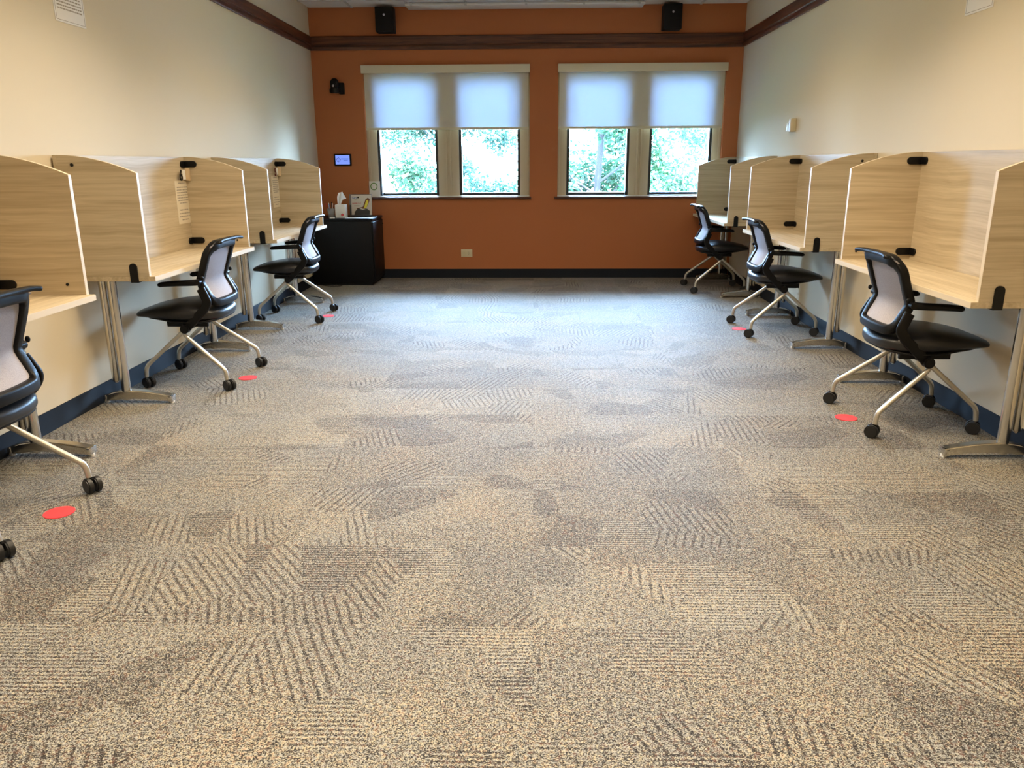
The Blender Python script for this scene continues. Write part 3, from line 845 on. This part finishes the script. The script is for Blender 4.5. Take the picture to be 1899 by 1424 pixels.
b.sweep(ring, [(.0055 * math.cos(2 * PI * k / 8), .0055 * math.sin(2 * PI * k / 8)) for k in range(8)], closed=True, ref=(0, 1, 0))
b.build('wreath', M['green'], root)
cord = smooth_path([(-2.20, 8.575, .30), (-2.10, 8.56, .235), (-2.04, 8.56, .17), (-1.99, 8.575, .13), (-1.93, 8.585, .11)], 6)
cord = smooth_path([(-2.40, 7.66, .66), (-2.40, 7.75, .45), (-2.38, 8.0, .2), (-2.30, 8.3, .06), (-2.2, 8.5, .008), (-2.12, 8.55, .006)], 6)
tag(MB().tube(cord, .004, 8).build('power_cord', M['black']), 'thin black cord running down the wall between the desk and the cabinet', 'cord')

# ------------------------------------------------------------------ ceiling lamps (out of the top of the frame)
n = 0
for yy in (-1.3, 1.3, 3.9, 6.2):
    for xx in (-1.04, .85):
        root = empty('ceiling_light', (xx, yy, ZC)); tag(root, ['recessed ceiling light behind the viewpoint', 'recessed ceiling light over the nearest desks', 'recessed ceiling light over the middle of the room', 'recessed ceiling light towards the windows'][n // 2] + (' on the left', ' on the right')[n % 2], 'ceiling light', 'recessed ceiling lights')
        b = MB(); w, h = .30, .60
        for a, c in (((-w, -h), (w, -h + .03)), ((-w, h - .03), (w, h)), ((-w, -h + .03), (-w + .03, h - .03)), ((w - .03, -h + .03), (w, h - .03))):
            b.box((a[0], a[1], -.012), (c[0], c[1], -.003), .002)
        b.build('frame', M['white'], root)
        MB().box((-w + .03, -h + .03, -.006), (w - .03, h - .03, -.003)).build('diffuser', M['diff'], root)
        ld = bpy.data.lights.new('lamp', 'AREA'); ld.shape = 'RECTANGLE'; ld.size = .54; ld.size_y = 1.14
        ld.energy = (23, 31, 36, 17)[n // 2]; ld.color = (1., .80, .55); ld.spread = math.radians(125)
        lo = bpy.data.objects.new('lamp', ld); C.objects.link(lo); lo.parent = root; lo.location = (0, 0, -.02)
        n += 1

# ------------------------------------------------------------------ outside
struct(box('ground', (-60, D + 1.2, -4.3), (60, 90, -4.2), M['lawn']))
struct(box('pavement', (4, 26, -4.2), (40, 60, -4.15), M['pave']))
def tree(name, x, y, h, cr, leaf, label, seed, nleaf, lsz, cz0):
    rnd = random.Random(seed); root = empty(name, (x, y, -4.2)); tag(root, label, 'tree', 'trees outside the windows')
    t = MB(); t.tube(smooth_path([(0, 0, 0), (.1, 0, h * .3), (-.05, .05, h * .6), (.05, 0, h * .9)], 4), .08, 10, ref=(1, 0, 0))
    for k in range(7):
        a = rnd.uniform(0, 2 * PI); z = h * rnd.uniform(.35, .8); L = cr * rnd.uniform(.5, .9)
        t.tube(smooth_path([(0, 0, z), (L * .5 * math.cos(a), L * .5 * math.sin(a), z + .5), (L * math.cos(a), L * math.sin(a), z + 1.1)], 3), .03, 6, ref=(0, 0, 1) if False else (.3, .2, 1))
    t.build('trunk', M['bark'], root)
    clumps = []
    for k in range(46):
        a = rnd.uniform(0, 2 * PI); rr = cr * math.sqrt(rnd.random()) * .95; z = cz0 + (h - cz0) * rnd.random()
        s = math.sqrt(max(.05, 1 - ((z - (cz0 + h) / 2) / ((h - cz0) / 1.9)) ** 2))
        clumps.append((rr * s * math.cos(a), rr * s * math.sin(a), z, rnd.uniform(.45, .85)))
    V, F = [], []
    for k in range(nleaf):
        cx, cy, cz, cr2 = rnd.choice(clumps)
        d = Vector((rnd.gauss(0, 1), rnd.gauss(0, 1), rnd.gauss(0, .8))).normalized() * cr2 * rnd.random() ** .45
        c = Vector((cx, cy, cz)) + d
        u = Vector((rnd.gauss(0, 1), rnd.gauss(0, 1), rnd.gauss(0, .6))).normalized(); w = u.cross(Vector((rnd.gauss(0, 1), rnd.gauss(0, 1), rnd.gauss(0, 1)))).normalized()
        s = lsz * rnd.uniform(.6, 1.3); i = len(V)
        V += [c - u * s, c + w * s * .55, c + u * s, c - w * s * .55]; F.append((i, i + 1, i + 2, i + 3))
    me = bpy.data.meshes.new('foliage'); me.from_pydata([tuple(v) for v in V], [], F); me.materials.append(leaf)
    o = bpy.data.objects.new('foliage', me); C.objects.link(o); o.parent = root
TR = [('leafy_tree', -4.6, 19, 8.5, 2.6, 'leafA', 'dense green tree seen through the leftmost window pane', 1, 60000),
      ('leafy_tree', -2.2, 24, 9, 2.4, 'leafB', 'sunlit tree seen through the second window pane', 2, 40000),
      ('leafy_tree', 1.6, 20, 6.9, 2.2, 'leafA', 'bushy tree seen through the third window pane', 3, 40000),
      ('leafy_tree', 6.3, 27, 7.5, 2.8, 'leafB', 'bright airy tree seen through the rightmost window pane', 4, 26000)]
for nm, x, y, h, cr, lf, lb, sd, nl in TR: tree(nm, x, y, h, cr, M[lf], lb, sd, nl, .065, 2.6)

# ------------------------------------------------------------------ daylight
w = bpy.data.worlds.new('World'); S.world = w; w.use_nodes = True
bg = w.node_tree.nodes['Background']; bg.inputs[0].default_value = (.455, .63, 1., 1); bg.inputs[1].default_value = 118.
sd = bpy.data.lights.new('sun', 'SUN'); sd.energy = 150; sd.angle = math.radians(1.); sd.color = (1., .97, .9)
so = bpy.data.objects.new('sun', sd); C.objects.link(so)
so.rotation_euler = Vector((-.35, .62, -.72)).to_track_quat('-Z', 'Y').to_euler()
for X0, X1 in (WL, WR):
    ld = bpy.data.lights.new('sky_portal', 'AREA'); ld.shape = 'RECTANGLE'; ld.size = X1 - X0; ld.size_y = ZH - ZS
    ld.cycles.is_portal = True
    lo = bpy.data.objects.new('sky_portal', ld); C.objects.link(lo)
    lo.location = ((X0 + X1) / 2, D + WT + .02, (ZH + ZS) / 2); lo.rotation_euler = (-PI / 2, 0, 0)

# ------------------------------------------------------------------ camera
pitch, yaw, roll = .2765, .0284, -.0051
fw = Vector((-math.sin(yaw) * math.cos(pitch), math.cos(yaw) * math.cos(pitch), -math.sin(pitch)))
rt = Vector((math.cos(yaw), math.sin(yaw), 0)); up = rt.cross(fw)
c_, s_ = math.cos(roll), math.sin(roll)
rt, up = rt * c_ + up * s_, up * c_ - rt * s_
cd = bpy.data.cameras.new('camera'); cd.sensor_fit = 'HORIZONTAL'; cd.sensor_width = 36; cd.lens = 36 * 1446.31 / 1899
cd.clip_start = .02; cd.clip_end = 300
co = bpy.data.objects.new('camera', cd); C.objects.link(co)
mw = Matrix((rt, up, -fw)).transposed().to_4x4(); mw.translation = (0, 0, 1.3073)
co.matrix_world = mw
S.camera = co
S.view_settings.view_transform = 'Standard'; S.view_settings.look = 'None'
S.view_settings.exposure = .42; S.view_settings.gamma = 1; S.view_settings.use_curve_mapping = False
S.cycles.max_bounces = 10; S.cycles.diffuse_bounces = 6; S.cycles.transparent_max_bounces = 12
S.cycles.sample_clamp_indirect = 8
